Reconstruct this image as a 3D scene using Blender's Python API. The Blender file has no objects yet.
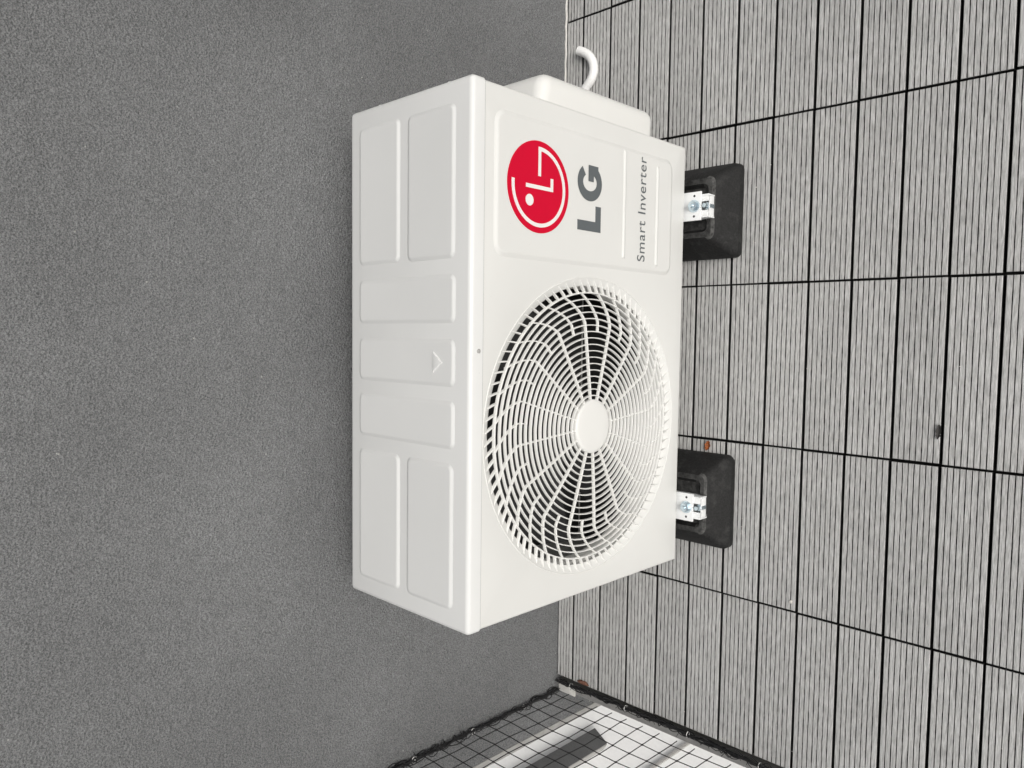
import bpy, bmesh, math, random
from mathutils import Vector, Matrix, noise
random.seed(7)
PI = math.pi
scene = bpy.context.scene
col = scene.collection

# ------------------------------------------------------------------ camera
CAM = Vector((0.04711, -0.58589, 1.34819))
PITCH, YAW, ROLL = math.radians(45.572), math.radians(-5.084), math.radians(2.9425)
fw = Vector((math.sin(YAW)*math.cos(PITCH), math.cos(YAW)*math.cos(PITCH), -math.sin(PITCH)))
rt = Vector((math.cos(YAW), -math.sin(YAW), 0))
dn = fw.cross(rt)
rt2 = math.cos(ROLL)*rt + math.sin(ROLL)*dn
dn2 = -math.sin(ROLL)*rt + math.cos(ROLL)*dn
cd = bpy.data.cameras.new('camera')
cam = bpy.data.objects.new('camera', cd); col.objects.link(cam)
# the phone was held on its side: the picture's right is the place's down
M = Matrix((dn2, rt2, -fw)).transposed().to_4x4(); M.translation = CAM
cam.matrix_world = M
cd.sensor_fit = 'HORIZONTAL'; cd.sensor_width = 36; cd.lens = 769.8/1024*36
cd.clip_start = 0.02; cd.clip_end = 2000
scene.camera = cam

# ------------------------------------------------------------------ sky, sun, exposure
SUN_EL, SUN_AZ = math.radians(38), math.radians(174)      # azimuth clockwise from +Y; from behind the camera
w = bpy.data.worlds.new('World'); scene.world = w; w.use_nodes = True
nt = w.node_tree; nt.nodes.clear()
sky = nt.nodes.new('ShaderNodeTexSky'); sky.sky_type = 'NISHITA'; sky.sun_disc = False
sky.sun_elevation = SUN_EL; sky.sun_rotation = SUN_AZ
sky.dust_density = 6; sky.air_density = 1.0; sky.ozone_density = 1.0
hs = nt.nodes.new('ShaderNodeHueSaturation'); hs.inputs['Saturation'].default_value = 0.22
bg = nt.nodes.new('ShaderNodeBackground'); bg.inputs[1].default_value = 0.105
out = nt.nodes.new('ShaderNodeOutputWorld')
nt.links.new(sky.outputs[0], hs.inputs['Color']); nt.links.new(hs.outputs[0], bg.inputs[0]); nt.links.new(bg.outputs[0], out.inputs[0])
sl = bpy.data.lights.new('sun', 'SUN'); sl.energy = 1.2; sl.angle = math.radians(28); sl.color = (1.0, 0.965, 0.90)
so = bpy.data.objects.new('sun', sl); col.objects.link(so)
sd = Vector((math.sin(SUN_AZ)*math.cos(SUN_EL), math.cos(SUN_AZ)*math.cos(SUN_EL), math.sin(SUN_EL)))
so.rotation_euler = sd.to_track_quat('Z', 'Y').to_euler(); so.location = (0, -3, 4)
scene.view_settings.view_transform = 'Standard'; scene.view_settings.look = 'None'
scene.view_settings.gamma = 1; scene.view_settings.use_curve_mapping = False
scene.view_settings.exposure = -0.02
scene.render.engine = 'CYCLES'
scene.render.resolution_x = 1024; scene.render.resolution_y = 768

# ------------------------------------------------------------------ materials
def nmat(name, rough=0.5, spec=0.5):
    m = bpy.data.materials.new(name); m.use_nodes = True
    t = m.node_tree; b = t.nodes['Principled BSDF']
    b.inputs['Roughness'].default_value = rough
    b.inputs['Specular IOR Level'].default_value = spec
    return m, t, b
def N(t, kind, **kw):
    n = t.nodes.new(kind)
    for k, v in kw.items():
        if k in n.inputs: n.inputs[k].default_value = v
        else: setattr(n, k, v)
    return n
def L(t, a, b): t.links.new(a, b)
def ramp(t, fac, stops):
    r = t.nodes.new('ShaderNodeValToRGB'); e = r.color_ramp.elements
    while len(e) < len(stops): e.new(0.5)
    for q, (p, c) in zip(e, stops):
        q.position = p; q.color = (c, c, c, 1) if not hasattr(c, '__len__') else (*c, 1)
    L(t, fac, r.inputs[0]); return r.outputs[0]
def mixc(t, fac, a, b, mode='MIX'):
    n = t.nodes.new('ShaderNodeMix'); n.data_type = 'RGBA'; n.blend_type = mode
    for s, v in ((n.inputs[0], fac), (n.inputs[6], a), (n.inputs[7], b)):
        if hasattr(v, 'is_output'): L(t, v, s)
        elif s == n.inputs[0]: s.default_value = v
        else: s.default_value = (*v, 1) if hasattr(v, '__len__') else (v, v, v, 1)
    return n.outputs[2]
def bump(t, b, h, strength, dist):
    n = N(t, 'ShaderNodeBump', Strength=strength, Distance=dist)
    L(t, h, n.inputs['Height']); L(t, n.outputs[0], b.inputs['Normal']); return n
def simple(name, c, rough=0.5, metallic=0, var=0.06, scale=40, bmp=0, spec=0.5):
    m, t, b = nmat(name, rough, spec); b.inputs['Metallic'].default_value = metallic
    tc = t.nodes.new('ShaderNodeTexCoord')
    n = N(t, 'ShaderNodeTexNoise', Scale=scale, Detail=5.0); L(t, tc.outputs['Object'], n.inputs['Vector'])
    lo = tuple(x*(1-var) for x in c); hi = tuple(min(1, x*(1+var)) for x in c)
    L(t, ramp(t, n.outputs['Fac'], [(0.3, lo), (0.7, hi)]), b.inputs['Base Color'])
    if bmp:
        n2 = N(t, 'ShaderNodeTexNoise', Scale=scale*12, Detail=2.0); L(t, tc.outputs['Object'], n2.inputs['Vector'])
        bump(t, b, n2.outputs['Fac'], bmp, 0.001)
    return m

def stucco_mat(name, lo, hi, fleck=True):
    m, t, b = nmat(name, 0.92, 0.25)
    tc = t.nodes.new('ShaderNodeTexCoord'); o = tc.outputs['Object']
    n1 = N(t, 'ShaderNodeTexNoise', Scale=600.0, Detail=3.0, Roughness=0.65); L(t, o, n1.inputs['Vector'])
    n2 = N(t, 'ShaderNodeTexNoise', Scale=2.4, Detail=4.0); L(t, o, n2.inputs['Vector'])
    n3 = N(t, 'ShaderNodeTexNoise', Scale=55.0, Detail=3.0); L(t, o, n3.inputs['Vector'])
    v = N(t, 'ShaderNodeTexVoronoi', Scale=260.0); L(t, o, v.inputs['Vector'])
    base = ramp(t, n1.outputs['Fac'], [(0.36, lo), (0.64, hi)])
    patch = ramp(t, n2.outputs['Fac'], [(0.3, 0.84), (0.7, 1.12)])
    c = mixc(t, 1.0, base, patch, 'MULTIPLY')
    mid = ramp(t, n3.outputs['Fac'], [(0.3, 0.96), (0.7, 1.04)])
    c = mixc(t, 1.0, c, mid, 'MULTIPLY')
    if fleck:
        f = N(t, 'ShaderNodeTexVoronoi', Scale=26.0); L(t, o, f.inputs['Vector'])
        c = mixc(t, ramp(t, f.outputs['Distance'], [(0.02, 1.0), (0.045, 0.0)]), c, (0.42, 0.42, 0.40))
    L(t, c, b.inputs['Base Color'])
    a = N(t, 'ShaderNodeMath', operation='ADD'); L(t, n1.outputs['Fac'], a.inputs[0]); L(t, v.outputs['Distance'], a.inputs[1])
    bump(t, b, a.outputs[0], 0.9, 0.0024)
    return m
MAT = {}
MAT['stucco'] = stucco_mat('grey_stucco', (0.104, 0.107, 0.110), (0.274, 0.279, 0.283))
MAT['stucco_dark'] = stucco_mat('pilaster_stucco', (0.070, 0.071, 0.074), (0.155, 0.157, 0.160), False)

def slat_mat():
    m, t, b = nmat('grey_composite_slat', 0.75, 0.3)
    tc = t.nodes.new('ShaderNodeTexCoord'); oi = t.nodes.new('ShaderNodeObjectInfo')
    off = N(t, 'ShaderNodeVectorMath', operation='SCALE'); off.inputs['Scale'].default_value = 37.0
    cx = t.nodes.new('ShaderNodeCombineXYZ')
    for k in range(3): L(t, oi.outputs['Random'], cx.inputs[k])
    L(t, cx.outputs[0], off.inputs[0])
    ad = N(t, 'ShaderNodeVectorMath', operation='ADD'); L(t, tc.outputs['Object'], ad.inputs[0]); L(t, off.outputs[0], ad.inputs[1])
    mp = N(t, 'ShaderNodeMapping'); mp.inputs['Scale'].default_value = (48, 760, 60); L(t, ad.outputs[0], mp.inputs['Vector'])
    n1 = N(t, 'ShaderNodeTexNoise', Scale=1.0, Detail=4.0, Roughness=0.65); L(t, mp.outputs[0], n1.inputs['Vector'])
    n2 = N(t, 'ShaderNodeTexNoise', Scale=14.0, Detail=4.0); L(t, ad.outputs[0], n2.inputs['Vector'])
    base = ramp(t, n1.outputs['Fac'], [(0.32, (0.29, 0.2895, 0.284)), (0.68, (0.66, 0.658, 0.646))])
    c = mixc(t, 1.0, base, ramp(t, n2.outputs['Fac'], [(0.3, 0.95), (0.7, 1.05)]), 'MULTIPLY')
    rv = N(t, 'ShaderNodeMapRange'); rv.inputs['To Min'].default_value = 0.95; rv.inputs['To Max'].default_value = 1.05
    L(t, oi.outputs['Random'], rv.inputs['Value'])
    c = mixc(t, 1.0, c, rv.outputs[0], 'MULTIPLY')
    f = N(t, 'ShaderNodeTexVoronoi', Scale=19.0); L(t, ad.outputs[0], f.inputs['Vector'])
    c = mixc(t, ramp(t, f.outputs['Distance'], [(0.012, 1.0), (0.035, 0.0)]), c, (0.62, 0.61, 0.58))
    f2 = N(t, 'ShaderNodeTexNoise', Scale=9.0, Detail=6.0, Roughness=0.7); L(t, ad.outputs[0], f2.inputs['Vector'])
    c = mixc(t, ramp(t, f2.outputs['Fac'], [(0.66, 0.0), (0.78, 0.35)]), c, (0.12, 0.11, 0.10))
    L(t, c, b.inputs['Base Color'])
    bump(t, b, n1.outputs['Fac'], 0.35, 0.0012)
    return m
MAT['slat'] = slat_mat()

def dirt_shade_mat():  # groove faces: patchy grime, with the groove's shade painted into the same colour
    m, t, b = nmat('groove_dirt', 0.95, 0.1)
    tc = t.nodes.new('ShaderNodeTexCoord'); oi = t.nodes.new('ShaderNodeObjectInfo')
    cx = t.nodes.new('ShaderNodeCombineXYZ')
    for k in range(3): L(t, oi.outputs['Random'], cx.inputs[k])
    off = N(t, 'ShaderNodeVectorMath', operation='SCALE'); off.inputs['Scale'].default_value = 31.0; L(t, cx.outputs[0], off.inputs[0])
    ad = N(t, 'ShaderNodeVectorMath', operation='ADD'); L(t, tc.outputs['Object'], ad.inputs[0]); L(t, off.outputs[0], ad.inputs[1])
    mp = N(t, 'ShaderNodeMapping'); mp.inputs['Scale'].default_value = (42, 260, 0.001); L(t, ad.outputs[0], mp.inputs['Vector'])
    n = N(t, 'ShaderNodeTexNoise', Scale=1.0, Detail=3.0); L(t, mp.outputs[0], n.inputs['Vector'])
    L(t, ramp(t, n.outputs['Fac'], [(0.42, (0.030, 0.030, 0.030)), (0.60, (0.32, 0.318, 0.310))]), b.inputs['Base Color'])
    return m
MAT['dirt'] = dirt_shade_mat()
MAT['side_dirt'] = simple('slat_side_grime', (0.030, 0.030, 0.030), 0.95, var=0.4, scale=90, spec=0.1)  # near-black colour stands in for the shade in the gaps between slats
def paint_mat(name, c, rough):
    m, t, b = nmat(name, rough, 0.45)
    tc = t.nodes.new('ShaderNodeTexCoord'); o = tc.outputs['Object']
    n = N(t, 'ShaderNodeTexNoise', Scale=5.0, Detail=5.0); L(t, o, n.inputs['Vector'])
    base = ramp(t, n.outputs['Fac'], [(0.3, tuple(x*0.955 for x in c)), (0.7, c)])
    f = N(t, 'ShaderNodeTexVoronoi', Scale=34.0); L(t, o, f.inputs['Vector'])
    base = mixc(t, ramp(t, f.outputs['Distance'], [(0.012, 0.45), (0.03, 0.0)]), base, tuple(x*0.7 for x in c))
    L(t, base, b.inputs['Base Color'])
    r = N(t, 'ShaderNodeTexNoise', Scale=23.0, Detail=5.0); L(t, o, r.inputs['Vector'])
    L(t, ramp(t, r.outputs['Fac'], [(0.3, rough-0.06), (0.7, rough+0.08)]), b.inputs['Roughness'])
    n2 = N(t, 'ShaderNodeTexNoise', Scale=700.0, Detail=1.0); L(t, o, n2.inputs['Vector'])
    bump(t, b, n2.outputs['Fac'], 0.12, 0.0004)
    return m
MAT['paint'] = paint_mat('warm_white_paint', (0.718, 0.719, 0.698), 0.38)
MAT['lid'] = paint_mat('white_lid_paint', (0.745, 0.75, 0.74), 0.36)
MAT['plastic'] = paint_mat('white_grille_plastic', (0.772, 0.771, 0.748), 0.42)
MAT['black'] = simple('dark_fan_plastic', (0.012, 0.012, 0.013), 0.5)
MAT['fins'] = simple('dark_coil_fins', (0.03, 0.03, 0.03), 0.6)
MAT['red'] = simple('crimson_print', (0.58, 0.0, 0.026), 0.5, var=0.02, spec=0.2)
MAT['print_white'] = simple('white_print', (0.80, 0.78, 0.76), 0.45, var=0.02)
MAT['print_grey'] = simple('slate_grey_print', (0.105, 0.118, 0.125), 0.5, var=0.03)
MAT['galv'] = simple('galvanised_steel', (0.60, 0.70, 0.76), 0.28, metallic=0.9, var=0.15, scale=120)
MAT['bracket'] = simple('white_coated_steel', (0.80, 0.81, 0.81), 0.4, var=0.03)
MAT['hose'] = simple('white_hose_plastic', (0.86, 0.86, 0.85), 0.5, var=0.03)
MAT['tilebase'] = simple('black_tile_base', (0.010, 0.010, 0.010), 0.8)
MAT['slab'] = simple('grey_concrete', (0.20, 0.20, 0.19), 0.9, var=0.2, scale=25, bmp=0.5)
MAT['twine'] = simple('black_twine', (0.012, 0.012, 0.013), 0.7, var=0.4, scale=600)
MAT['tie'] = simple('clear_cable_tie', (0.70, 0.70, 0.68), 0.3)
MAT['white_render'] = simple('white_render', (0.87, 0.875, 0.88), 0.85, var=0.03, scale=30, bmp=0.2)
MAT['sealant'] = simple('pale_sealant', (0.62, 0.61, 0.58), 0.6, var=0.12, scale=90)
MAT['grey_seal'] = simple('grey_sealant', (0.27, 0.265, 0.255), 0.7, var=0.1, scale=90)
MAT['grey_trim'] = simple('grey_trim_paint', (0.36, 0.355, 0.345), 0.6, var=0.1, scale=60)
MAT['ground'] = simple('pale_ground', (0.42, 0.41, 0.39), 0.95, var=0.2, scale=0.6)
MAT['leaf'] = simple('dry_orange_leaf', (0.33, 0.10, 0.025), 0.7, var=0.7, scale=350)
MAT['leaf_dark'] = simple('dark_rotten_leaf', (0.045, 0.042, 0.04), 0.8, var=0.3, scale=300)
MAT['crumb'] = simple('rust_brown_fibre', (0.16, 0.075, 0.05), 0.9, var=0.4, scale=300)
MAT['pale_crumb'] = simple('pale_grit', (0.62, 0.60, 0.56), 0.9, var=0.2, scale=300)

def rubber_mat():
    m, t, b = nmat('black_recycled_rubber', 0.7, 0.4)
    tc = t.nodes.new('ShaderNodeTexCoord'); o = tc.outputs['Object']
    n = N(t, 'ShaderNodeTexNoise', Scale=260.0, Detail=4.0, Roughness=0.7); L(t, o, n.inputs['Vector'])
    n2 = N(t, 'ShaderNodeTexNoise', Scale=34.0, Detail=7.0, Roughness=0.75); L(t, o, n2.inputs['Vector'])
    c = ramp(t, n.outputs['Fac'], [(0.35, (0.004, 0.004, 0.004)), (0.75, (0.018, 0.018, 0.018))])
    dust = ramp(t, n2.outputs['Fac'], [(0.52, 0.0), (0.78, 0.30)])
    c = mixc(t, dust, c, (0.13, 0.13, 0.125))
    ge = t.nodes.new('ShaderNodeNewGeometry'); sp = t.nodes.new('ShaderNodeSeparateXYZ'); L(t, ge.outputs['True Normal'], sp.inputs[0])
    up = N(t, 'ShaderNodeMath', operation='MULTIPLY'); L(t, ramp(t, sp.outputs['Z'], [(0.80, 0.0), (0.97, 0.36)]), up.inputs[0])
    n3 = N(t, 'ShaderNodeTexNoise', Scale=70.0, Detail=6.0, Roughness=0.7); L(t, o, n3.inputs['Vector'])
    L(t, ramp(t, n3.outputs['Fac'], [(0.40, 0.1), (0.65, 1.0)]), up.inputs[1])
    c = mixc(t, up.outputs[0], c, (0.16, 0.16, 0.155))  # upward faces lightened: settled dust, and lit tops painted into the colour
    L(t, c, b.inputs['Base Color'])
    bump(t, b, n.outputs['Fac'], 0.6, 0.002)
    return m
MAT['rubber'] = rubber_mat()
MAT['rubber_worn'] = simple('worn_rubber_edge', (0.060, 0.060, 0.058), 0.8, var=0.75, scale=160, bmp=0.6)

# ------------------------------------------------------------------ mesh helpers
class MB:
    def __init__(s): s.v = []; s.f = []
    def add(s, vs, fs):
        k = len(s.v); s.v += [tuple(p) for p in vs]; s.f += [tuple(i+k for i in f) for f in fs]; return s
    def box(s, x0, x1, y0, y1, z0, z1):
        return s.add([(x, y, z) for z in (z0, z1) for y in (y0, y1) for x in (x0, x1)],
                     [(0,2,3,1),(4,5,7,6),(0,1,5,4),(2,6,7,3),(0,4,6,2),(1,3,7,5)])
    def loops(s, rings, closed=True, cap0=False, cap1=False):
        n = len(rings[0]); vs = [p for r in rings for p in r]; fs = []
        for a in range(len(rings)-1):
            for i in range(n if closed else n-1):
                j = (i+1) % n
                fs.append((a*n+i, a*n+j, (a+1)*n+j, (a+1)*n+i))
        if cap0: fs.append(tuple(range(n-1, -1, -1)))
        if cap1: fs.append(tuple((len(rings)-1)*n+i for i in range(n)))
        return s.add(vs, fs)
    def tube(s, path, r, n=8, caps=True):
        path = [Vector(p) for p in path]; rings = []; up = None
        for i, p in enumerate(path):
            d = (path[min(i+1, len(path)-1)] - path[max(i-1, 0)]).normalized()
            if up is None:
                up = Vector((0,0,1)) if abs(d.z) < 0.9 else Vector((1,0,0))
            a = d.cross(up).normalized(); b = a.cross(d); up = b
            rr = r[i] if hasattr(r, '__len__') else r
            rings.append([p + a*math.cos(2*PI*k/n)*rr + b*math.sin(2*PI*k/n)*rr for k in range(n)])
        return s.loops(rings, True, caps, caps)
    def prism(s, pts, y0, y1):      # outline in X,Z extruded along Y
        return s.loops([[(x, y0, z) for x, z in pts], [(x, y1, z) for x, z in pts]], True, True, True)
    def build(s, name, mat, parent=None, smooth=True, angle=35, bevel=0, seg=2):
        me = bpy.data.meshes.new(name); me.from_pydata(s.v, [], s.f)
        bm = bmesh.new(); bm.from_mesh(me)
        bmesh.ops.recalc_face_normals(bm, faces=bm.faces)
        if bevel:
            bmesh.ops.bevel(bm, geom=list(bm.edges), offset=bevel, segments=seg, affect='EDGES', profile=0.6, clamp_overlap=True)
        bm.to_mesh(me); bm.free()
        me.materials.append(MAT[mat])
        if smooth:
            for p in me.polygons: p.use_smooth = True
            me.set_sharp_from_angle(angle=math.radians(angle))
        return link(name, me, parent)
def link(name, me, parent=None):
    o = bpy.data.objects.new(name, me); col.objects.link(o); o.parent = parent; return o
def empty(name, loc=(0,0,0), parent=None):
    o = bpy.data.objects.new(name, None); col.objects.link(o); o.location = loc; o.empty_display_size = 0.05
    o.parent = parent; return o
def tag(o, label=None, cat=None, group=None, kind=None):
    if label: o['label'] = label
    if cat: o['category'] = cat
    if group: o['group'] = group
    if kind: o['kind'] = kind
    return o
def rrect(x0, x1, z0, z1, r, n=5):
    pts = []
    for cx, cz, a0 in ((x1-r, z1-r, 0), (x0+r, z1-r, PI/2), (x0+r, z0+r, PI), (x1-r, z0+r, 3*PI/2)):
        for k in range(n+1):
            a = a0 + PI/2*k/n; pts.append((cx+r*math.cos(a), cz+r*math.sin(a)))
    return pts
def inset_rrect(x0, x1, z0, z1, r, d, n=5): return rrect(x0+d, x1-d, z0+d, z1-d, max(r-d, 0.0005), n)

# ------------------------------------------------------------------ ground far below, floor slab, wall
WALL_Y = 0.5722
EDGE_X = -0.75
g = MB().add([(-300,-300,-6.0),(300,-300,-6.0),(300,300,-6.0),(-300,300,-6.0)], [(0,1,2,3)]).build('ground', 'ground', smooth=False)
tag(g, kind='structure')
floor = MB().box(EDGE_X-0.012, 1.66, -1.62, WALL_Y+0.10, -0.22, -0.026).build('floor', 'slab', smooth=False)
tag(floor, kind='structure')

def stucco_wall():
    m = MB().box(-0.868, 1.66, WALL_Y, WALL_Y+0.25, -0.6, 2.7)
    return m.build('wall', 'stucco', smooth=False)
wall = stucco_wall()
tag(wall, 'dark grey stucco wall rising behind the white air conditioner', 'wall')
# pale bead of sealant where the deck meets the wall, right of the unit
path = [(0.34 + 0.02*k, WALL_Y-0.001+0.0006*math.sin(k*1.7), 0.003+0.0008*math.sin(k*2.9)) for k in range(62)]
o = MB().tube(path, 0.0026, 6).build('sealant_bead', 'sealant', wall)

# ------------------------------------------------------------------ deck: interlocking tiles of four grooved slats
TILE = 0.30; PIT = 0.075
def slat_mesh(name, width, length, seed=0):
    # profile across Y (local 0..width), top at z=0
    pts = [(0, -0.020), (0, -0.0009), (0.0009, 0.0)]
    ng = int(round((width-0.004)/0.0079)) - 1; gp = width/(ng+1)
    for k in range(1, ng+1):
        c = gp*k; h = 0.00055
        pts += [(c-h-0.0003, 0.0), (c-h, -0.0042), (c+h, -0.0042), (c+h+0.0003, 0.0)]
    pts += [(width-0.0009, 0.0), (width, -0.0009), (width, -0.020)]
    e = 0.0012
    cap = lambda z: min(z, -0.001) if z > -0.02 else z
    rings = [[(-length/2, y, cap(z)) for y, z in pts]]
    for q in range(13):
        x = -length/2 + e + (length-2*e)*q/12
        rings.append([(x, y + (0.00042*noise.noise(Vector((x*45+seed*9, (i//4)*0.9, seed))) if 3 <= i < len(pts)-3 else 0), z) for i, (y, z) in enumerate(pts)])
    rings.append([(length/2, y, cap(z)) for y, z in pts])
    m = MB().loops(rings, True, True, True)
    me = bpy.data.meshes.new(name); me.from_pydata(m.v, [], m.f)
    bm = bmesh.new(); bm.from_mesh(me); bmesh.ops.recalc_face_normals(bm, faces=bm.faces)
    bm.to_mesh(me); bm.free()
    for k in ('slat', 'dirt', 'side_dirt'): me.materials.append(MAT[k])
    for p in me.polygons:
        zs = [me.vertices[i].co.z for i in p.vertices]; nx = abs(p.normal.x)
        if nx > 0.8 or p.normal.z < -0.5 or min(zs) < -0.019: p.material_index = 2  # sides, ends and undersides take the painted gap shade
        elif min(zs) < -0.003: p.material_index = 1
    return me
SW = PIT - 0.0049; SLEN = TILE - 0.0041
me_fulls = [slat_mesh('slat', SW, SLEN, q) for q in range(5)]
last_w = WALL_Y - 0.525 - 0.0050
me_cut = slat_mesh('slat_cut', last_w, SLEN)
mbase = MB()
for k in range(9): mbase.box(-0.147, 0.147, 0.004+0.034*k, 0.012+0.034*k, -0.026, -0.0202)
for k in range(7): mbase.box(-0.147+0.0477*k, -0.139+0.0477*k, 0.004, 0.2840, -0.0258, -0.0204)
me_base_o = mbase.build('tile_base', 'tilebase', smooth=False); me_base = me_base_o.data
bpy.data.objects.remove(me_base_o)
mb2 = MB()
for k in range(8): mb2.box(-0.147, 0.147, 0.004+0.034*k, 0.012+0.034*k, -0.026, -0.0202)
for k in range(7): mb2.box(-0.147+0.0477*k, -0.139+0.0477*k, 0.004, 0.262, -0.0258, -0.0204)
me_base_c_o = mb2.build('tile_base_cut', 'tilebase', smooth=False); me_base_c = me_base_c_o.data
bpy.data.objects.remove(me_base_c_o)
rows = [0.3, 0.0, -0.3, -0.6, -0.9, -1.2, -1.5]
for ci in range(8):
    for ri, y0 in enumerate(rows):
        x = EDGE_X + TILE*(ci+0.5) + random.uniform(-0.0006, 0.0006)
        cut = ri == 0
        tl = link('deck_tile', me_base_c if cut else me_base, floor)
        tl.location = (x, y0 + random.uniform(-0.0008, 0.0008), random.uniform(-0.0006, 0.0))
        tl.rotation_euler.z = random.uniform(-0.0016, 0.0016)
        for k in range(4):
            c_ = cut and k == 3
            s_ = link('slat', me_cut if c_ else random.choice(me_fulls), tl)
            s_.location = (random.uniform(-0.0006, 0.0006), 0.00245 + PIT*k, random.uniform(-0.0005, 0.0))
            s_.rotation_euler.z = random.uniform(-0.0015, 0.0015)
            if random.random() < 0.5 and not c_:
                s_.rotation_euler.z += PI; s_.location.y += SW
# dark waterproofing sheet under the tiles
sheet = MB().add([(EDGE_X+0.004,-1.60,-0.0258),(1.65,-1.60,-0.0258),(1.65,WALL_Y-0.002,-0.0258),(EDGE_X+0.004,WALL_Y-0.002,-0.0258)], [(0,1,2,3)])
sheet.v = [(x, y, -0.0262+0.0006) for x, y, z in sheet.v]
sheet.build('membrane', 'tilebase', floor, smooth=False)

# ------------------------------------------------------------------ white building beyond the net, lower than this deck
KB = 3.0                           # seen past the wall's corner, a few metres off
BX = lambda x: CAM.x + (x-CAM.x)*KB
BY = lambda y: CAM.y + (y-CAM.y)*KB
BZ = lambda z: CAM.z + (z-CAM.z)*KB
NW_X = BX(-0.88)
NPY = BY(0.43)
nw = empty('white_building', (NW_X, NPY, -6.0)); nw.rotation_euler.z = -math.radians(32)
BY = lambda y: NPY + (CAM.y + (y-CAM.y)*KB - NPY)*0.70
def nwpart(mb, name, mat, **k):
    o = mb.build(name, mat, nw, **k); o.matrix_parent_inverse = Matrix.Translation((-NW_X, -NPY, 6.0)); return o
PS = 0.072
nwpart(MB().box(NW_X-4.0, NW_X, -6.0, 9.0, -6.0, -1.3), 'rendered_wall', 'white_render', smooth=False)
nwpart(MB().box(NW_X-4.1, NW_X+0.1, -6.1, 9.1, -1.298, -1.16), 'roof_slab', 'grey_trim', bevel=0.01)
nwpart(MB().box(NW_X-0.02, NW_X+0.022*KB, BY(0.4006)+PS, BY(0.4515)+PS+0.02, BZ(-0.003), -1.4), 'grey_casing', 'stucco_dark', bevel=0.006)
nwpart(MB().box(NW_X-0.02, NW_X+0.0215*KB, BY(0.4006)+PS-0.006, BY(0.4006)+PS-0.0005, BZ(-0.003)+0.01, -1.4), 'casing_edge', 'grey_trim', smooth=False)
nwpart(MB().box(NW_X-0.01, NW_X+0.03, BY(0.302), BY(0.312), -5.9, -1.35), 'joint_strip', 'grey_trim', bevel=0.004)
tag(nw, 'bright white rendered building seen through the black net', 'building')
# corner bead closing the stucco wall, and the deck's rounded nosing on the open side
o = MB().box(-0.8845, -0.8683, WALL_Y-0.0015, WALL_Y+0.25, -0.6, 2.7).build('corner_bead', 'grey_trim', wall, bevel=0.001)
m = MB(); prof = [(EDGE_X-0.0125, -0.060), (EDGE_X-0.0125, -0.004), (EDGE_X-0.020, -0.003), (EDGE_X-0.030, -0.008), (EDGE_X-0.038, -0.017), (EDGE_X-0.043, -0.030), (EDGE_X-0.045, -0.060)]
m.loops([[(x, y, z) for x, z in prof] for y in (-1.62, WALL_Y-0.001)], True, True, True)
m.build('edge_nosing', 'grey_seal', floor, angle=50)
MB().box(EDGE_X-0.036, EDGE_X-0.014, WALL_Y-0.055, WALL_Y-0.006, -0.006, -0.0015).build('corner_patch', 'sealant', floor, bevel=0.0012)

# ------------------------------------------------------------------ bird net: vertical black net at the deck's left end
NET_X = -0.783
net = empty('bird_net', (NET_X, 0.0, 0.0))
CELL = 0.0425; NY = 30; NZ = 26
def knot(i, j):
    y = 0.5305 - 0.0412*i; z = 0.0235 + 0.0432*j
    q = noise.noise_vector(Vector((i*0.35, j*0.35, 2.2)))
    q2 = noise.noise_vector(Vector((i*1.9, j*1.9, 8.2)))
    return Vector((q.x*0.004, y + q.y*0.0045 + q2.y*0.0012, z + q.z*0.0045 + q2.z*0.0012))
TW = 0.0010
def sphere(m, c, r):
    rings = []
    for a in (-0.9, 0, 0.9):
        rr = r*math.cos(a); rings.append([(c.x+rr*math.cos(2*PI*k/6), c.y+rr*math.sin(2*PI*k/6), c.z+r*math.sin(a)) for k in range(6)])
    m.loops(rings, True, True, True)
for i in range(NY):
    m = MB(); pts = [Vector((0, knot(i,0).y, 0.002))] + [knot(i, j) for j in range(NZ)]
    m.tube(pts, TW, 5)
    for j in range(NZ): sphere(m, knot(i, j), 0.0023)
    m.build('net_cord', 'twine', net)
for j in range(NZ):
    m = MB(); pts = [Vector((0, WALL_Y-0.008, knot(0,j).z))] + [knot(i, j) for i in range(NY)]
    m.tube(pts, TW, 5); m.build('net_cord', 'twine', net)
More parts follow.
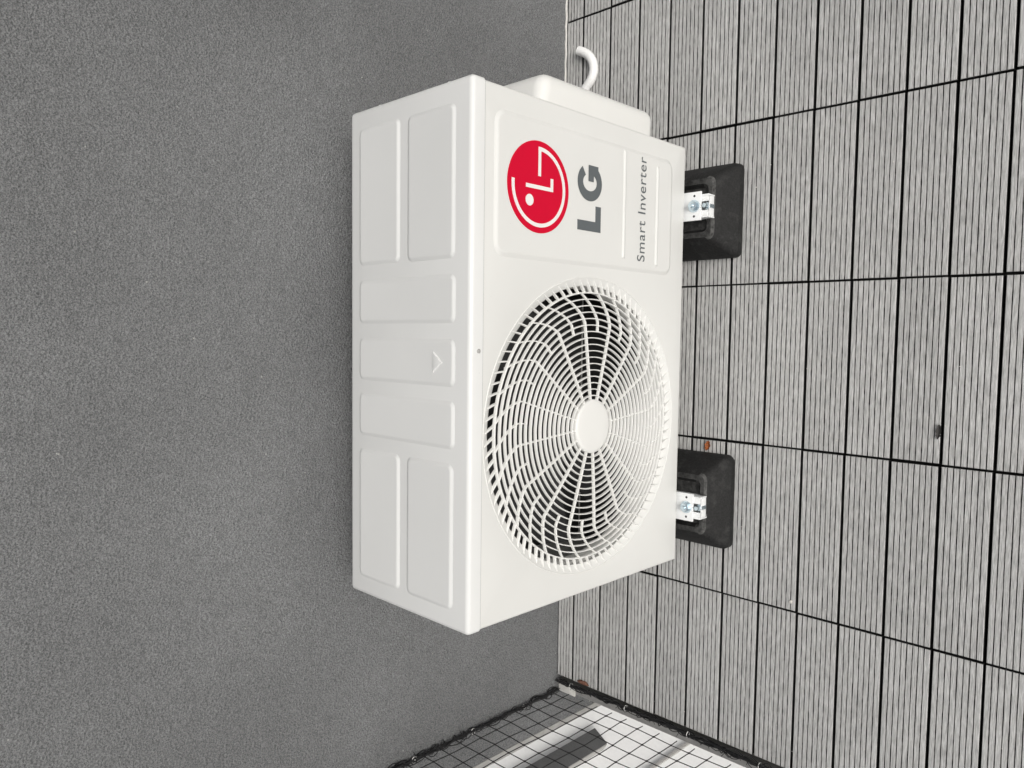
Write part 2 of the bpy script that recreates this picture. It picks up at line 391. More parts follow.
# gathered surplus netting along the wall and along the deck edge
def strand(base, n, amp, freq, ph):
    pts = []
    for k in range(n):
        t = k/(n-1); p = base(t)
        pts.append(p + Vector((amp*math.sin(freq*t+ph)*0.9 + 0.5*amp*noise.noise(Vector((t*freq*0.4, ph, 0))),
                               amp*math.cos(freq*t*0.83+ph*2) + 0.6*amp*noise.noise(Vector((t*freq*0.5, ph, 5))),
                               amp*math.sin(freq*t*1.1+ph*3)*0.9)))
    return pts
bw = lambda t: Vector((0.0, WALL_Y-0.008, 0.0+1.1*t))
bf = lambda t: Vector((0.023+0.004*math.sin(t*9), WALL_Y-0.010-1.55*t, 0.006))
for nm, base, nst, ln in (('wall_selvedge', bw, 10, 1.1), ('deck_selvedge', bf, 11, 1.55)):
    m = MB()
    for s_ in range(nst):
        m.tube(strand(base, int(ln*170), random.uniform(0.0015, 0.0080), random.uniform(40, 140)*ln, s_*1.3), 0.0010, 4)
    m.tube(strand(base, int(ln*90), 0.0012, 30, 0.3), 0.0024, 6)
    for s_ in range(int(26*ln)):       # slack loops of gathered mesh
        t0 = random.random()*0.96; p0 = base(t0); p1 = base(t0+random.uniform(0.008, 0.03)); mid = (p0+p1)/2 + Vector((random.uniform(-0.004, 0.012), random.uniform(-0.016, 0.0), random.uniform(0, 0.016)))
        m.tube([p0, p0*0.5+mid*0.5+Vector((0, 0, 0.002)), mid, p1*0.5+mid*0.5+Vector((0, -0.002, 0)), p1], 0.0009, 4)
    for s_ in range(int(70*ln)):      # loose thread ends
        p = base(random.random()); d = Vector((random.uniform(-0.6,0.9), random.uniform(-1,0.4), random.uniform(-0.3,1))).normalized()
        m.tube([p, p + d*0.006, p + d*random.uniform(0.008, 0.015) + Vector((0, 0, random.uniform(-0.003, 0.003)))], 0.0006, 4)
    m.build(nm, 'twine', net)
for k in range(14):
    t = (k+0.5)/14
    p = bw(t) if k % 2 else bf(t*0.7)
    m = MB(); d = Vector((random.uniform(-0.5,0.5), -0.4, random.uniform(-0.2,0.8))).normalized()
    m.tube([p + d*0.002, p + d*0.007], 0.0009, 5)
    m.tube([p + Vector((0.0062*math.cos(a), -0.001, 0.0062*math.sin(a))) for a in [2*PI*q/10 for q in range(10)]], 0.0008, 4)
    m.build('cable_tie', 'tie', net)
for zz in (0.30, 0.42):       # spikes of cut ties poking out of the wall edge
    m = MB(); m.tube([(0.0, WALL_Y-0.009, zz), (0.010, WALL_Y-0.012, zz+0.012), (0.020, WALL_Y-0.013, zz+0.018)], [0.0014, 0.0012, 0.0006], 5)
    m.build('tie_tail', 'twine', net)
tag(net, 'black square-mesh bird net stretched upright at the end of the deck', 'net')

# ------------------------------------------------------------------ air conditioner
# positions were read off the picture for one trial distance; SC slides them along the sight lines to the unit's true size
SC = 1.21/1.2
AX = lambda x: CAM.x + (x-CAM.x)*SC
AY = lambda y: CAM.y + (y-CAM.y)*SC
AZ = lambda z: CAM.z + (z-CAM.z)*SC
X0, X1 = AX(-0.370), AX(0.395)
YF, YB = AY(0.1892), AY(0.4711)
Z0, Z1 = AZ(0.1060), AZ(0.639)
FCX, FCZ = AX(-0.0965), AZ(0.3725)
FR = 0.2375*SC
ZS = AZ(0.6155)                   # bottom of the lid's skirt
ac = empty('air_conditioner', ((X0+X1)/2, (YF+YB)/2, 0.0))
INV = Matrix.Translation(-Vector(ac.location))
tag(ac, 'white outdoor air conditioner with round fan grille and crimson badge', 'air conditioner')
def P(mb, name, mat, parent=None, **k):
    o = mb.build(name, mat, parent or ac, **k)
    if parent is None: o.matrix_parent_inverse = INV
    return o

# casing: hollow sheet-metal box open to the front
m = MB()
cx0, cx1, cy0, cy1, cz0, cz1 = X0+0.0012, X1-0.0012, YF+0.022, YB, Z0+0.004, Z1-0.004
tk = 0.003
def shell_ring(y, d):
    return [(x, y, z) for x, z in rrect(cx0+d, cx1-d, cz0+d, cz1-d, 0.006-d if d else 0.006, 4)]
m.loops([shell_ring(cy1-tk, tk), shell_ring(cy0, tk), shell_ring(cy0, 0), shell_ring(cy1-0.004, 0),
         [(x, cy1, z) for x, z in rrect(cx0+0.003, cx1-0.003, cz0+0.003, cz1-0.003, 0.004, 4)]], True, True, True)
P(m, 'casing', 'paint')
P(MB().box(X0+0.004, X1-0.004, YF+0.016, YB-0.006, Z0-0.004, Z0+0.0030), 'base_pan', 'paint', bevel=0.0015)

# front panel with the round opening
angs = set(2*PI*k/120 for k in range(120))
def ray_rect(a, d):
    dx, dz = math.cos(a), math.sin(a)
    ts = []
    if dx > 1e-9: ts.append((X1-d-FCX)/dx)
    if dx < -1e-9: ts.append((X0+d-FCX)/dx)
    if dz > 1e-9: ts.append((Z1-0.006-d-FCZ)/dz)
    if dz < -1e-9: ts.append((Z0+d-FCZ)/dz)
    t = min(ts); return FCX+dx*t, FCZ+dz*t
for xx in (X0+0.005, X1-0.005):
    for zz in (Z0+0.005, Z1-0.011): angs.add(math.atan2(zz-FCZ, xx-FCX) % (2*PI))
angs = sorted(angs)
def circ(r, y): return [(FCX+r*math.cos(a), y, FCZ+r*math.sin(a)) for a in angs]
def rect(d, y): return [(x, y, z) for x, z in (ray_rect(a, d) for a in angs)]
m = MB(); rr = 0.005
m.loops([circ(FR-0.0122, YF+0.011), circ(FR-0.0122, YF+0.0062), circ(FR-0.0112, YF+0.0052), circ(FR-0.001, YF+0.0004), circ(FR+0.001, YF), rect(rr, YF), rect(rr*0.62, YF+rr*0.08), rect(rr*0.29, YF+rr*0.29),
         rect(rr*0.08, YF+rr*0.62), rect(0, YF+rr), rect(0, YF+0.0215), rect(0.001, YF+0.0215), rect(0.001, YF+0.010)])
front = P(m, 'front_panel', 'paint', angle=28)

def emboss(x0, x1, z0, z1, r, h, sl, name, mat, parent, to3d, n=6):
    m = MB(); rings = []
    for d, e in ((-0.0006, -0.0006), (0.0, 0.0), (sl*0.2, h*0.12), (sl*0.5, h*0.5), (sl*0.8, h*0.88), (sl, h), (sl+0.003 if min(x1-x0, z1-z0) > 0.03 else sl+0.0002, h)):
        rings.append([to3d(x, z, e) for x, z in inset_rrect(x0, x1, z0, z1, r, d, n)])
    m.loops(rings, True, False, True)
    return m.build(name, mat, parent, angle=60)
fr3 = lambda x, z, e: (x, YF-e, z)
def child_of(o, parent): o.parent = parent; return o
PX0, PX1, PZ0, PZ1 = AX(0.159), AX(0.362), AZ(0.150), AZ(0.595)
H1 = 0.0026
emboss(PX0, PX1, PZ0, PZ1, 0.020, H1, 0.0065, 'raised_panel', 'paint', front, fr3)
PF = YF - H1
pf3 = lambda x, z, e: (x, PF-e, z)
emboss(AX(0.178), AX(0.357), AZ(0.2905), AZ(0.2995), 0.0040, 0.0018, 0.0036, 'raised_rib', 'paint', front, pf3)
emboss(AX(0.172), AX(0.345), AZ(0.1945), AZ(0.2035), 0.0040, 0.0018, 0.0036, 'raised_rib', 'paint', front, pf3)

# badge: crimson disc with the white face of arcs and strokes
LCX, LCZ, LR = AX(0.2650), AZ(0.5055), 0.0665*SC
badge = P(MB().prism([(LCX+LR*math.cos(2*PI*k/72), LCZ+LR*math.sin(2*PI*k/72)) for k in range(72)], PF-0.0006, PF+0.0004), 'brand_badge', 'red')
badge['label'] = 'crimson round badge with a white stylised face of strokes'
def stroke(name, pts, wd, y, mat, parent):
    m = MB(); a = []; b = []
    for i, p in enumerate(pts):
        q0 = Vector(pts[max(i-1,0)]); q1 = Vector(pts[min(i+1,len(pts)-1)]); d = (q1-q0).normalized(); n = Vector((-d.y, d.x))*wd/2
        a.append(Vector(p)+n); b.append(Vector(p)-n)
    m.prism([tuple(v) for v in a] + [tuple(v) for v in reversed(b)], y, y+0.0006)
    o = m.build(name, mat, parent, smooth=False); return o
def sub(o): o.matrix_parent_inverse = INV; return o
def lp(r, u): return (LCX+LR*r, LCZ+LR*u)
SWD = 0.085*LR; yb = PF-0.0011
m_arc = [lp(0.83*math.cos(a), 0.83*math.sin(a)) for a in [math.radians(84 + (358-84)*k/48) for k in range(49)]]
stroke('badge_arc', m_arc, SWD, yb, 'print_white', badge)
stroke('badge_bar', [lp(0.872, -0.0), lp(0.24, -0.0)], SWD, yb-0.0002, 'print_white', badge)
stroke('badge_stem', [lp(-0.005, 0.43), lp(-0.005, -0.44)], SWD, yb, 'print_white', badge)
stroke('badge_foot', [lp(-0.047, -0.41), lp(0.24, -0.41)], SWD, yb-0.0002, 'print_white', badge)
MB().prism([lp(-0.31+0.125*math.cos(2*PI*k/28), 0.31+0.125*math.sin(2*PI*k/28)) for k in range(28)], yb, yb+0.0006).build('badge_dot', 'print_white', badge, smooth=False)

# wordmark: heavy L and G
wx0, wx1 = AX(0.2138), AX(0.3162); wz0, wz1 = AZ(0.3585), AZ(0.4165)
lx1 = wx0 + (wx1-wx0)*0.395; H = wz1-wz0; sw = H*0.27
yl = PF-0.0005
word = P(MB().prism([(wx0, wz0), (lx1, wz0), (lx1, wz0+sw*0.86), (wx0+sw, wz0+sw*0.86), (wx0+sw, wz1), (wx0, wz1)], yl, yl+0.0008), 'letter', 'print_grey', smooth=False)
gx0 = wx0 + (wx1-wx0)*0.455; gw = wx1-gx0; gcx = gx0+gw*0.52; gcz = (wz0+wz1)/2
outer = []; inner = []
ro, ri_ = gw*0.52, gw*0.52-sw
zo, zi = H*0.525, H*0.525-sw*0.86
a0, a1 = math.radians(38), math.radians(330)
n = 36
for k in range(n+1):
    a = a0 + (a1-a0)*k/n
    outer.append((gcx+ro*math.cos(a), gcz+zo*math.sin(a))); inner.append((gcx+ri_*math.cos(a), gcz+zi*math.sin(a)))
rings_v = outer + inner[::-1]
mg = MB()
fs = []
nn = n+1
vs = [(x, yl, z) for x, z in outer] + [(x, yl, z) for x, z in inner]
fs = [(i, i+1, nn+i+1, nn+i) for i in range(n)]
mg.add(vs, fs)
bar_x0 = gcx+gw*0.03; bx1 = wx1
mg.add([(x, yl-0.00015, z) for x, z in ((bar_x0, gcz+H*0.07), (bx1, gcz+H*0.07), (bx1, gcz-sw*0.86+H*0.07), (bar_x0, gcz-sw*0.86+H*0.07))], [(0,1,2,3)])
mg.add([(x, yl-0.0003, z) for x, z in ((bx1-sw*0.95, gcz+H*0.07-0.001), (bx1, gcz+H*0.07-0.001), (bx1, gcz-H*0.35), (bx1-sw*0.95, gcz-H*0.35))], [(0,1,2,3)])
P(mg, 'letter', 'print_grey', smooth=False)

# "Smart Inverter" lettering
cu = bpy.data.curves.new('lettering', 'FONT'); cu.body = 'Smart Inverter'; cu.size = 0.03; cu.space_character = 1.08; cu.extrude = 0; cu.offset = 0.00005
to = bpy.data.objects.new('lettering', cu); col.objects.link(to)
bpy.context.view_layer.update()
dg = bpy.context.evaluated_depsgraph_get()
me = bpy.data.meshes.new_from_object(to.evaluated_get(dg))
bpy.data.objects.remove(to)
xs = [v.co.x for v in me.vertices]; ys = [v.co.y for v in me.vertices]
tx0, tx1 = AX(0.1775), AX(0.3535); tzb = AZ(0.2350); th = 0.0225*SC*0.96
for v in me.vertices:
    u = (v.co.x-min(xs))/(max(xs)-min(xs)); q = v.co.y/max(ys)
    v.co = (tx0 + (tx1-tx0)*u, PF-0.0005, tzb + th*q)
me.materials.clear(); me.materials.append(MAT['print_grey'])
o = link('lettering', me, ac); o.matrix_parent_inverse = INV

# grille -----------------------------------------------------------------
grille = empty('fan_grille', (FCX, YF, FCZ)); grille.parent = ac; grille.matrix_parent_inverse = INV
r_in, r_out = 0.0500*SC, 0.2145*SC
def dome(r): return -0.0070*max(0.0, 1-(r/r_out)**2)
def ring_mesh(r, wd, y0, y1, name, mat='plastic', n=96):
    y0 += dome(r); y1 += dome(r)
    m = MB(); c = wd*0.28
    prof = [(r-wd/2, y1), (r-wd/2, y0+c), (r-wd/2+c, y0), (r+wd/2-c, y0), (r+wd/2, y0+c), (r+wd/2, y1)]
    rings = [[(q*math.cos(2*PI*k/n), y, q*math.sin(2*PI*k/n)) for q, y in prof] for k in range(n)]
    rings.append(rings[0])
    m.loops(rings, True); return m.build(name, mat, grille, angle=50)
NR = 17
for k in range(NR):
    r = r_in + (r_out-r_in)*k/(NR-1)
    ring_mesh(r, 0.0017 if k < NR-1 else 0.0024, 0.0002, 0.0058, 'grille_ring')
ring_mesh(FR+0.0012, 0.0018, -0.0007, 0.002, 'rim_ring', n=120)
# hub cap
m = MB(); HR = 0.0435*SC
m.loops([[(q*math.cos(2*PI*k/48), y+dome(HR), q*math.sin(2*PI*k/48)) for k in range(48)] for q, y in ((HR-0.002, 0.012), (HR, 0.010), (HR, 0.0010), (HR-0.0012, -0.0004), (HR-0.006, -0.0012), (HR*0.5, -0.0019), (0.001, -0.0022))], True, True, True)
m.build('hub_cap', 'plastic', grille, angle=60)
def spoke_mesh(name, r0, r1, wd, y0, y1, bend, nseg=14):
    m = MB(); rings = []
    for k in range(nseg+1):
        r = r0 + (r1-r0)*k/nseg
        a = bend(r); e = 1e-4; da = (bend(r+e)-bend(r-e))/(2*e)
        p = Vector((r*math.cos(a), r*math.sin(a)))
        d = Vector((math.cos(a)-r*math.sin(a)*da, math.sin(a)+r*math.cos(a)*da)).normalized(); n_ = Vector((-d.y, d.x))
        ww = wd/2; c = 0.0006
        rings.append([(p.x+n_.x*s, y+dome(r), p.y+n_.y*s) for s, y in ((-ww, y1), (-ww, y0+c), (-ww+c, y0), (ww-c, y0), (ww, y0+c), (ww, y1))])
    m.loops(rings, True, True, True)
    me = bpy.data.meshes.new(name); me.from_pydata(m.v, [], m.f); me.materials.append(MAT['plastic'])
    bm = bmesh.new(); bm.from_mesh(me); bmesh.ops.recalc_face_normals(bm, faces=bm.faces); bm.to_mesh(me); bm.free()
    for p in me.polygons: p.use_smooth = True
    me.set_sharp_from_angle(angle=math.radians(50)); return me
bend = lambda r: 0.22*(max(0, r/SC-0.168)/0.048)**1.3
me_sp = spoke_mesh('spoke', HR-0.001, r_out+0.001, 0.0019, 0.0008, 0.0066, bend, 22)
me_sp2 = spoke_mesh('spoke_short', 0.153*SC, r_out+0.001, 0.0017, 0.0010, 0.0062, bend, 12)
bend2 = lambda r: 2.6*(r-r_out)
me_rb = spoke_mesh('rim_rib', r_out, FR+0.0005, 0.0021, 0.0006, 0.0066, bend2, 5)
for k in range(16):
    for q, mm in ((0, me_sp), (0.5, me_sp2)):
        s_ = link('spoke', mm, grille); s_.rotation_euler.y = -2*PI*(k+q)/16 - 0.10
for k in range(84):
    s_ = link('rim_rib', me_rb, grille); s_.rotation_euler.y = -2*PI*k/84

# shroud, fan and coil behind the grille
m = MB()
m.loops([[(FCX+q*math.cos(2*PI*k/96), YF+y, FCZ+q*math.sin(2*PI*k/96)) for k in range(96)] for q, y in
         ((FR+0.004, 0.0114), (FR-0.002, 0.0118), (FR-0.011, 0.016), (FR-0.014, 0.024), (FR-0.0155, 0.034), (FR-0.0155, 0.042), (FR-0.012, 0.042), (FR-0.010, 0.03), (FR+0.006, 0.014), (FR+0.006, 0.0114))], True)
P(m, 'shroud', 'plastic', angle=60)
P(MB().box(X0+0.006, X1-0.006, YB-0.050, YB-0.012, Z0+0.006, Z1-0.012), 'coil', 'fins', smooth=False)
P(MB().box(FCX+FR+0.004, FCX+FR+0.007, YF+0.030, YB-0.055, Z0+0.006, Z1-0.012), 'inner_partition', 'fins', smooth=False)
P(MB().box(X0+0.006, FCX+FR+0.003, YF+0.030, YB-0.055, Z0+0.0065, Z0+0.0085), 'inner_tray', 'fins', smooth=False)
m = MB().box(X0+0.03, X1-0.16, YB+0.0004, YB+0.0035, Z0+0.03, ZS-0.02)
cb = P(m, 'rear_coil', 'fins', smooth=False)
for k in range(18): MB().box(X0+0.025, X1-0.155, YB+0.004, YB+0.0065, Z0+0.04+0.026*k, Z0+0.0425+0.026*k).build('guard_wire', 'fins', cb, smooth=False)
fan = empty('fan', (FCX, YF+0.055, FCZ)); fan.parent = ac; fan.matrix_parent_inverse = INV
m = MB(); m.loops([[(q*math.cos(2*PI*k/32), y, q*math.sin(2*PI*k/32)) for k in range(32)] for q, y in ((0.045, 0.05), (0.052, 0.0), (0.046, -0.012), (0.01, -0.016))], True, True, True)
m.build('fan_hub', 'black', fan)
m = MB(); rows_ = []
for side in (0, 1):
    for i in range(9):
        u = i/8; r = 0.05+0.150*u
        rows_.append([(r*math.cos(a), 0.040-0.055*t + side*0.003, r*math.sin(a)) for t, a in ((k/8, (-0.55-0.2*u) + (1.25+0.25*u)*k/8 + 0.35*u) for k in range(9))])
m.loops(rows_[:9], False); m.loops(rows_[9:], False)
b0 = m.build('fan_blade', 'black', fan)
for k in (1, 2):
    b_ = link('fan_blade', b0.data, fan); b_.rotation_euler.y = 2*PI*k/3

# lid with skirt and pressed panels
m = MB().box(X0-0.0022, X1+0.0022, YF-0.0026, YB+0.002, ZS, Z1)
me = bpy.data.meshes.new('lid'); me.from_pydata(m.v, [], m.f)
bm = bmesh.new(); bm.from_mesh(me); bmesh.ops.recalc_face_normals(bm, faces=bm.faces)
ed = [e for e in bm.edges if not all(v.co.z < ZS+1e-5 for v in e.verts)]
bmesh.ops.bevel(bm, geom=ed, offset=0.0075, segments=5, affect='EDGES', profile=0.5)
bm.to_mesh(me); bm.free(); me.materials.append(MAT['lid'])
for p in me.polygons: p.use_smooth = True
me.set_sharp_from_angle(angle=math.radians(40))
lid = link('lid', me, ac); lid.matrix_parent_inverse = INV
top3 = lambda x, y, e: (x, y, Z1+e)
for (xa, xb, ya, yb_) in ((0.155, 0.367, 0.343, 0.447), (0.154, 0.365, 0.219, 0.325), (0.064, 0.132, 0.217, 0.447), (-0.025, 0.042, 0.217, 0.447),
                          (-0.113, -0.045, 0.217, 0.447), (-0.343, -0.134, 0.341, 0.447), (-0.343, -0.134, 0.219, 0.324)):
    emboss(AX(xa), AX(xb), AY(ya), AY(yb_), 0.011, 0.0024, 0.0056, 'raised_panel', 'lid', lid, top3)
# arrowhead pressed into the middle panel, pointing to the front
tri = [(AX(-0.0085), AY(0.262)), (AX(0.0125), AY(0.243)), (AX(0.0235), AY(0.262))]
tri = [(AX(-0.007), AY(0.262)), (AX(0.009), AY(0.2415)), (AX(0.025), AY(0.262))]
cxm = sum(t[0] for t in tri)/3; cym = sum(t[1] for t in tri)/3
m = MB(); zt = Z1+0.0023
ring = lambda f, z: [(cxm+(x-cxm)*f, cym+(y-cym)*f, z) for x, y in tri]
m.loops([ring(1.0, zt-0.0004), ring(0.97, zt+0.0006), ring(0.86, zt+0.0018), ring(0.70, zt+0.0022)], True, False, True)
m.build('arrow_mark', 'lid', lid, angle=20)
# thin dark strip painting in the shadow seam under the lid's skirt
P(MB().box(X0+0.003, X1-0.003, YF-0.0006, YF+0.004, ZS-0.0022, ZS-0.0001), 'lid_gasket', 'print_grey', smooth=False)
# screws
def screw(c, axis, name='screw', r=0.0034, mat='galv', parent=None):
    m = MB(); c = Vector(c); a = Vector(axis); u = a.orthogonal().normalized(); v = a.cross(u)
    m.loops([[c + a*h + (u*math.cos(2*PI*k/14)+v*math.sin(2*PI*k/14))*q for k in range(14)] for q, h in ((r, -0.001), (r, 0.0008), (r*0.75, 0.0016), (r*0.3, 0.0018))], True, True, True)
    return P(m, name, mat, angle=50)
screw((AX(0.026), YF-0.0026, AZ(0.6235)), (0,-1,0), r=0.0032, mat='grey_trim')
for xx, s_ in ((X1+0.0022, 1), (X0-0.0022, -1)):
    for yy in (0.243, 0.405): screw((xx, AY(yy), Z1-0.011), (s_,0,0), r=0.0045, mat='bracket')

# valve cover bulging from the right side
VX = X1 + 0.075; VY0, VY1 = YF+0.062, YB-0.02; VZ0, VZ1 = Z0+0.012, AZ(0.426)
m = MB().box(X1-0.004, VX, VY0, VY1, VZ0, VZ1)
me = bpy.data.meshes.new('valve_cover'); me.from_pydata(m.v, [], m.f)
bm = bmesh.new(); bm.from_mesh(me); bmesh.ops.recalc_face_normals(bm, faces=bm.faces)
for v in bm.verts:
    if v.co.x < X1 and v.co.z > VZ1-0.01: v.co.z += 0.014
    if v.co.x > X1 and v.co.z < VZ0+0.01: v.co.z -= 0.002
ed = [e for e in bm.edges if not all(v.co.x < X1 for v in e.verts)]
bmesh.ops.bevel(bm, geom=ed, offset=0.022, segments=7, affect='EDGES', profile=0.5)
bm.to_mesh(me); bm.free(); me.materials.append(MAT['plastic'])
for p in me.polygons: p.use_smooth = True
me.set_sharp_from_angle(angle=math.radians(45))
vc = link('valve_cover', me, ac); vc.matrix_parent_inverse = INV

# mounting feet of the unit with their bolts
FX = [0.2895, -0.2700]
RAILZ = 0.070
for fx in FX:
    foot_m = MB()
    zt = RAILZ + 0.0175
    foot_m.box(fx-0.026, fx+0.026, 0.1650, YF+0.05, zt, zt+0.004)
    foot_m.box(fx-0.026, fx-0.0235, 0.169, YF+0.045, zt+0.003, Z0-0.0045)
    foot_m.box(fx+0.0235, fx+0.026, 0.169, YF+0.045, zt+0.003, Z0-0.0045)
    mf = P(foot_m, 'mounting_foot', 'bracket', bevel=0.0008)
    bolt = MB()
    hexa = lambda r, z, cy: [(fx + r*math.cos(PI/3*k+0.3), cy + r*math.sin(PI/3*k+0.3), z) for k in range(6)]
    circ_ = lambda r, z, cy: [(fx + r*math.cos(PI/10*k), cy + r*math.sin(PI/10*k), z) for k in range(20)]
    cy_ = 0.1785
    bolt.loops([circ_(0.0115, zt+0.0042, cy_), circ_(0.0115, zt+0.0060, cy_)], True, True, True)
    bolt.loops([hexa(0.0085, zt+0.0061, cy_), hexa(0.0085, zt+0.0115, cy_), hexa(0.0072, zt+0.0122, cy_)], True, True, True)
    bolt.loops([circ_(0.004, zt+0.012, cy_), circ_(0.004, zt+0.0185, cy_)], True, True, True)
    bolt.build('bolt', 'galv', mf)
    for hx in (-0.0185, 0.0185):
        MB().loops([[(fx+hx+0.0022*math.cos(PI/5*k), 0.1785+0.0022*math.sin(PI/5*k), z) for k in range(10)] for z in (zt+0.003, zt+0.0043)], True, True, True).build('bolt_hole', 'black', mf)

# ------------------------------------------------------------------ rubber feet with steel rails
def rubber_foot(fx, x0, x1, label):
    root = empty('rubber_foot', ((x0+x1)/2, 0.33, 0.0))
    inv = Matrix.Translation(-Vector(root.location))
    y0, y1 = 0.1255, WALL_Y-0.030
    def rr_(d, dyf, z, r): return [(x, y, z) for x, y in rrect(x0+d, x1-d, y0+dyf, y1-dyf, r, 4)]
    m = MB()
    H_ = 0.068
    m.loops([rr_(0.004, 0.003, 0.0008, 0.014), rr_(0.0, 0.0, 0.006, 0.014), rr_(0.0015, 0.001, 0.020, 0.014), rr_(0.020, 0.016, H_-0.016, 0.014), rr_(0.030, 0.026, H_-0.004, 0.014),
             rr_(0.034, 0.031, H_, 0.012), rr_(0.044, 0.038, H_+0.001, 0.010), rr_(0.050, 0.043, H_-0.010, 0.008)], True, True, True)
    m.v = [(x + 0.0026*noise.noise(Vector((x, y, z))*38), y + 0.0026*noise.noise(Vector((y, z, x))*38), z + (0.0020*noise.noise(Vector((z, x, y))*38) if z > 0.01 else 0)) for x, y, z in m.v]
    b = m.build('rubber_block', 'rubber', root, angle=24); b.matrix_parent_inverse = inv
    b.data.materials.append(MAT['rubber_worn'])
    for p in b.data.polygons:
        zc = p.center.z
        if (p.normal.z > 0.25 and H_-0.005 < zc < H_+0.0015 and p.area < 0.0012 and p.normal.z < 0.93): p.material_index = 1
    zt = RAILZ - 0.010
    m = MB()
    m.box(fx-0.021, fx+0.021, 0.1515, y1-0.020, zt, zt+0.003)
    m.box(fx-0.021, fx-0.0185, 0.152, y1-0.020, zt+0.0025, RAILZ+0.017)
    m.box(fx+0.0185, fx+0.021, 0.152, y1-0.020, zt+0.0025, RAILZ+0.017)
    m.box(fx-0.0184, fx-0.008, 0.1525, y1-0.020, RAILZ+0.014, RAILZ+0.0168)
    m.box(fx+0.008, fx+0.0184, 0.1525, y1-0.020, RAILZ+0.014, RAILZ+0.0168)
    m.box(fx-0.0183, fx+0.0183, 0.1528, 0.1552, zt+0.0032, RAILZ+0.0105)
    r_ = m.build('support_rail', 'bracket', root, bevel=0.0006); r_.matrix_parent_inverse = inv
    m = MB(); cy_ = 0.1585
    m.loops([[(fx+0.0070*math.cos(PI/3*k), cy_+0.0070*math.sin(PI/3*k), z) for k in range(6)] for z in (zt+0.0032, RAILZ+0.010)], True, True, True)
    m.loops([[(fx+0.004*math.cos(PI/6*k), cy_+0.004*math.sin(PI/6*k), z) for k in range(12)] for z in (zt+0.010, RAILZ+0.021)], True, True, True)
    n_ = m.build('rail_nut', 'galv', r_); 
    tag(root, label, 'support foot', 'black rubber feet under the unit')
    return root
rubber_foot(FX[0], 0.200, 0.3765, 'black rubber foot under the lettered end of the unit, with white rail')
rubber_foot(FX[1], -0.3565, -0.176, 'black rubber foot under the fan end of the unit, beside an orange leaf')

# ------------------------------------------------------------------ white hose curling on the deck
hp = [(0.535, 0.556, 0.012), (0.556, 0.540, 0.011), (0.575, 0.522, 0.0105), (0.592, 0.504, 0.0105), (0.607, 0.490, 0.0105), (0.624, 0.485, 0.0105), (0.642, 0.488, 0.0108), (0.657, 0.498, 0.0115), (0.667, 0.511, 0.013), (0.673, 0.524, 0.014)]
def smooth(pts, n=8):
    P_ = [Vector(p) for p in pts]; out_ = []
    for i in range(len(P_)-1):
        p0, p1, p2, p3 = P_[max(i-1,0)], P_[i], P_[i+1], P_[min(i+2,len(P_)-1)]
        for k in range(n):
            t = k/n; out_.append(0.5*((2*p1)+(p2-p0)*t+(2*p0-5*p1+4*p2-p3)*t*t+(3*p1-p0-3*p2+p3)*t**3))
    return out_ + [P_[-1]]
hp = smooth(hp)
hose = empty('drain_hose', (0.60, 0.50, 0.0))
m = MB(); m.tube(hp, [0.0098 + 0.0003*math.sin(i*2.2) for i in range(len(hp))], 16, caps=False)
inn = MB(); 
o = m.build('hose_wall', 'hose', hose, angle=70); o.matrix_parent_inverse = Matrix.Translation((-0.60, -0.50, 0))
e0, e1 = hp[-1], hp[-1] - (hp[-1]-hp[-2]).normalized()*0.012
dd = (hp[-1]-hp[-2]).normalized(); u = dd.orthogonal().normalized(); v = dd.cross(u)
m = MB(); m.loops([[e0 + dd*h + (u*math.cos(2*PI*k/16)+v*math.sin(2*PI*k/16))*q for k in range(16)] for q, h in ((0.0098, 0.0), (0.0094, 0.0008), (0.0080, 0.0006), (0.0078, -0.02), (0.001, -0.021))], True)
o = m.build('hose_mouth', 'hose', hose); o.matrix_parent_inverse = Matrix.Translation((-0.60, -0.50, 0))
tag(hose, 'short white plastic hose end curling out on the deck by the wall', 'hose')

# ------------------------------------------------------------------ litter on the deck
def leaf(name, x, y, z, ln, wd, rot, mat, label, curl=0.006):
    m = MB(); n_ = 8; top = []; bot = []
    rings = []
    for i in range(n_+1):
        t = i/n_; ww = wd/2*math.sin(PI*min(1, t*0.96+0.04))**0.7*(1+0.25*math.sin(i*2.3))
        row = []
        for k in range(5):
            s = (k-2)/2
            row.append((ww*s, ln*(t-0.5), curl*(s*s*0.8 + (t-0.5)**2*1.2) + 0.0008*math.sin(i*3+k*2)+0.0012))
        rings.append(row)
    m.loops(rings, False)
    m.loops([[(a, b, c-0.0006) for a, b, c in r] for r in rings], False)
    o = m.build(name, mat, None); o.location = (x, y, z); o.rotation_euler.z = rot
    tag(o, label, 'leaf'); return o
leaf('dried_leaf', -0.163, 0.187, 0.0, 0.019, 0.011, 1.35, 'leaf', 'small curled orange dry leaf beside the left rubber foot')
leaf('rotten_leaf', -0.097, -0.221, 0.0, 0.024, 0.0075, 1.50, 'leaf_dark', 'small dark rotten leaf lying by a slat gap', 0.002)
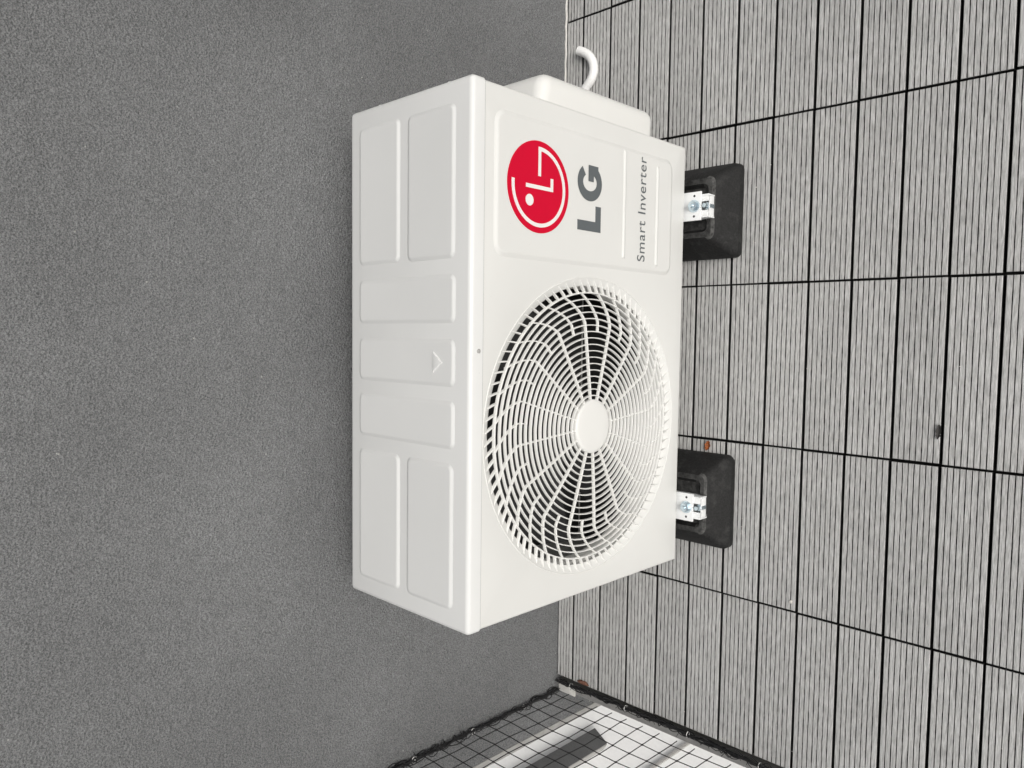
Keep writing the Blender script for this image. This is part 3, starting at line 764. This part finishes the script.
def crumb(name, x, y, r, mat, label, cat, sx=1, seed=0):
    bm = bmesh.new(); bmesh.ops.create_icosphere(bm, subdivisions=2, radius=r)
    for v in bm.verts:
        k = 1+0.45*noise.noise(v.co/r*1.3+Vector((seed, 0, 0))); v.co = Vector((v.co.x*k, v.co.y*k*sx, v.co.z*k*0.6))
    zmin = min(v.co.z for v in bm.verts)
    me = bpy.data.meshes.new(name); bm.to_mesh(me); bm.free(); me.materials.append(MAT[mat])
    o = link(name, me); o.location = (x, y, -zmin-0.0004); tag(o, label, cat); return o
crumb('grit_crumb', -0.431, 0.010, 0.0034, 'pale_crumb', 'tiny pale piece of grit by a tile joint', 'grit', 1, 3)
crumb('brown_fibre', -0.742, 0.490, 0.005, 'crumb', 'rust brown scrap lying at the deck corner by the net', 'scrap', 3.2, 9)

# fine grit and dust crumbs blown about the deck, thicker at the wall, in the corner and round the feet
gm = MB(); rg = random.Random(21)
spots = []
for _ in range(60): spots.append((rg.uniform(-0.74, 1.2), WALL_Y - abs(rg.gauss(0, 0.018)) - 0.004))
for _ in range(40): spots.append((-0.745 + abs(rg.gauss(0, 0.02)), rg.uniform(-0.2, 0.56)))
for fx0, fx1 in ((0.200, 0.3765), (-0.3565, -0.176)):
    for _ in range(22): spots.append((rg.uniform(fx0-0.03, fx1+0.03), 0.118 - abs(rg.gauss(0, 0.014))))
for _ in range(70): spots.append((rg.uniform(-0.74, 1.0), rg.uniform(-0.7, 0.5)))
for x, y in spots:
    r = rg.uniform(0.0005, 0.0013); h = r*rg.uniform(0.6, 1.1)
    a0_ = rg.uniform(0, 6); pts_ = [(x + r*rg.uniform(0.6, 1.3)*math.cos(a0_+2*PI*k/5), y + r*rg.uniform(0.6, 1.3)*math.sin(a0_+2*PI*k/5)) for k in range(5)]
    gm.add([(px, py, 0.0) for px, py in pts_] + [(x, y, h)], [(k, (k+1) % 5, 5) for k in range(5)])
go = gm.build('grit', 'pale_crumb', smooth=False)
tag(go, 'fine pale grit scattered over the grey deck', 'grit', kind='stuff')
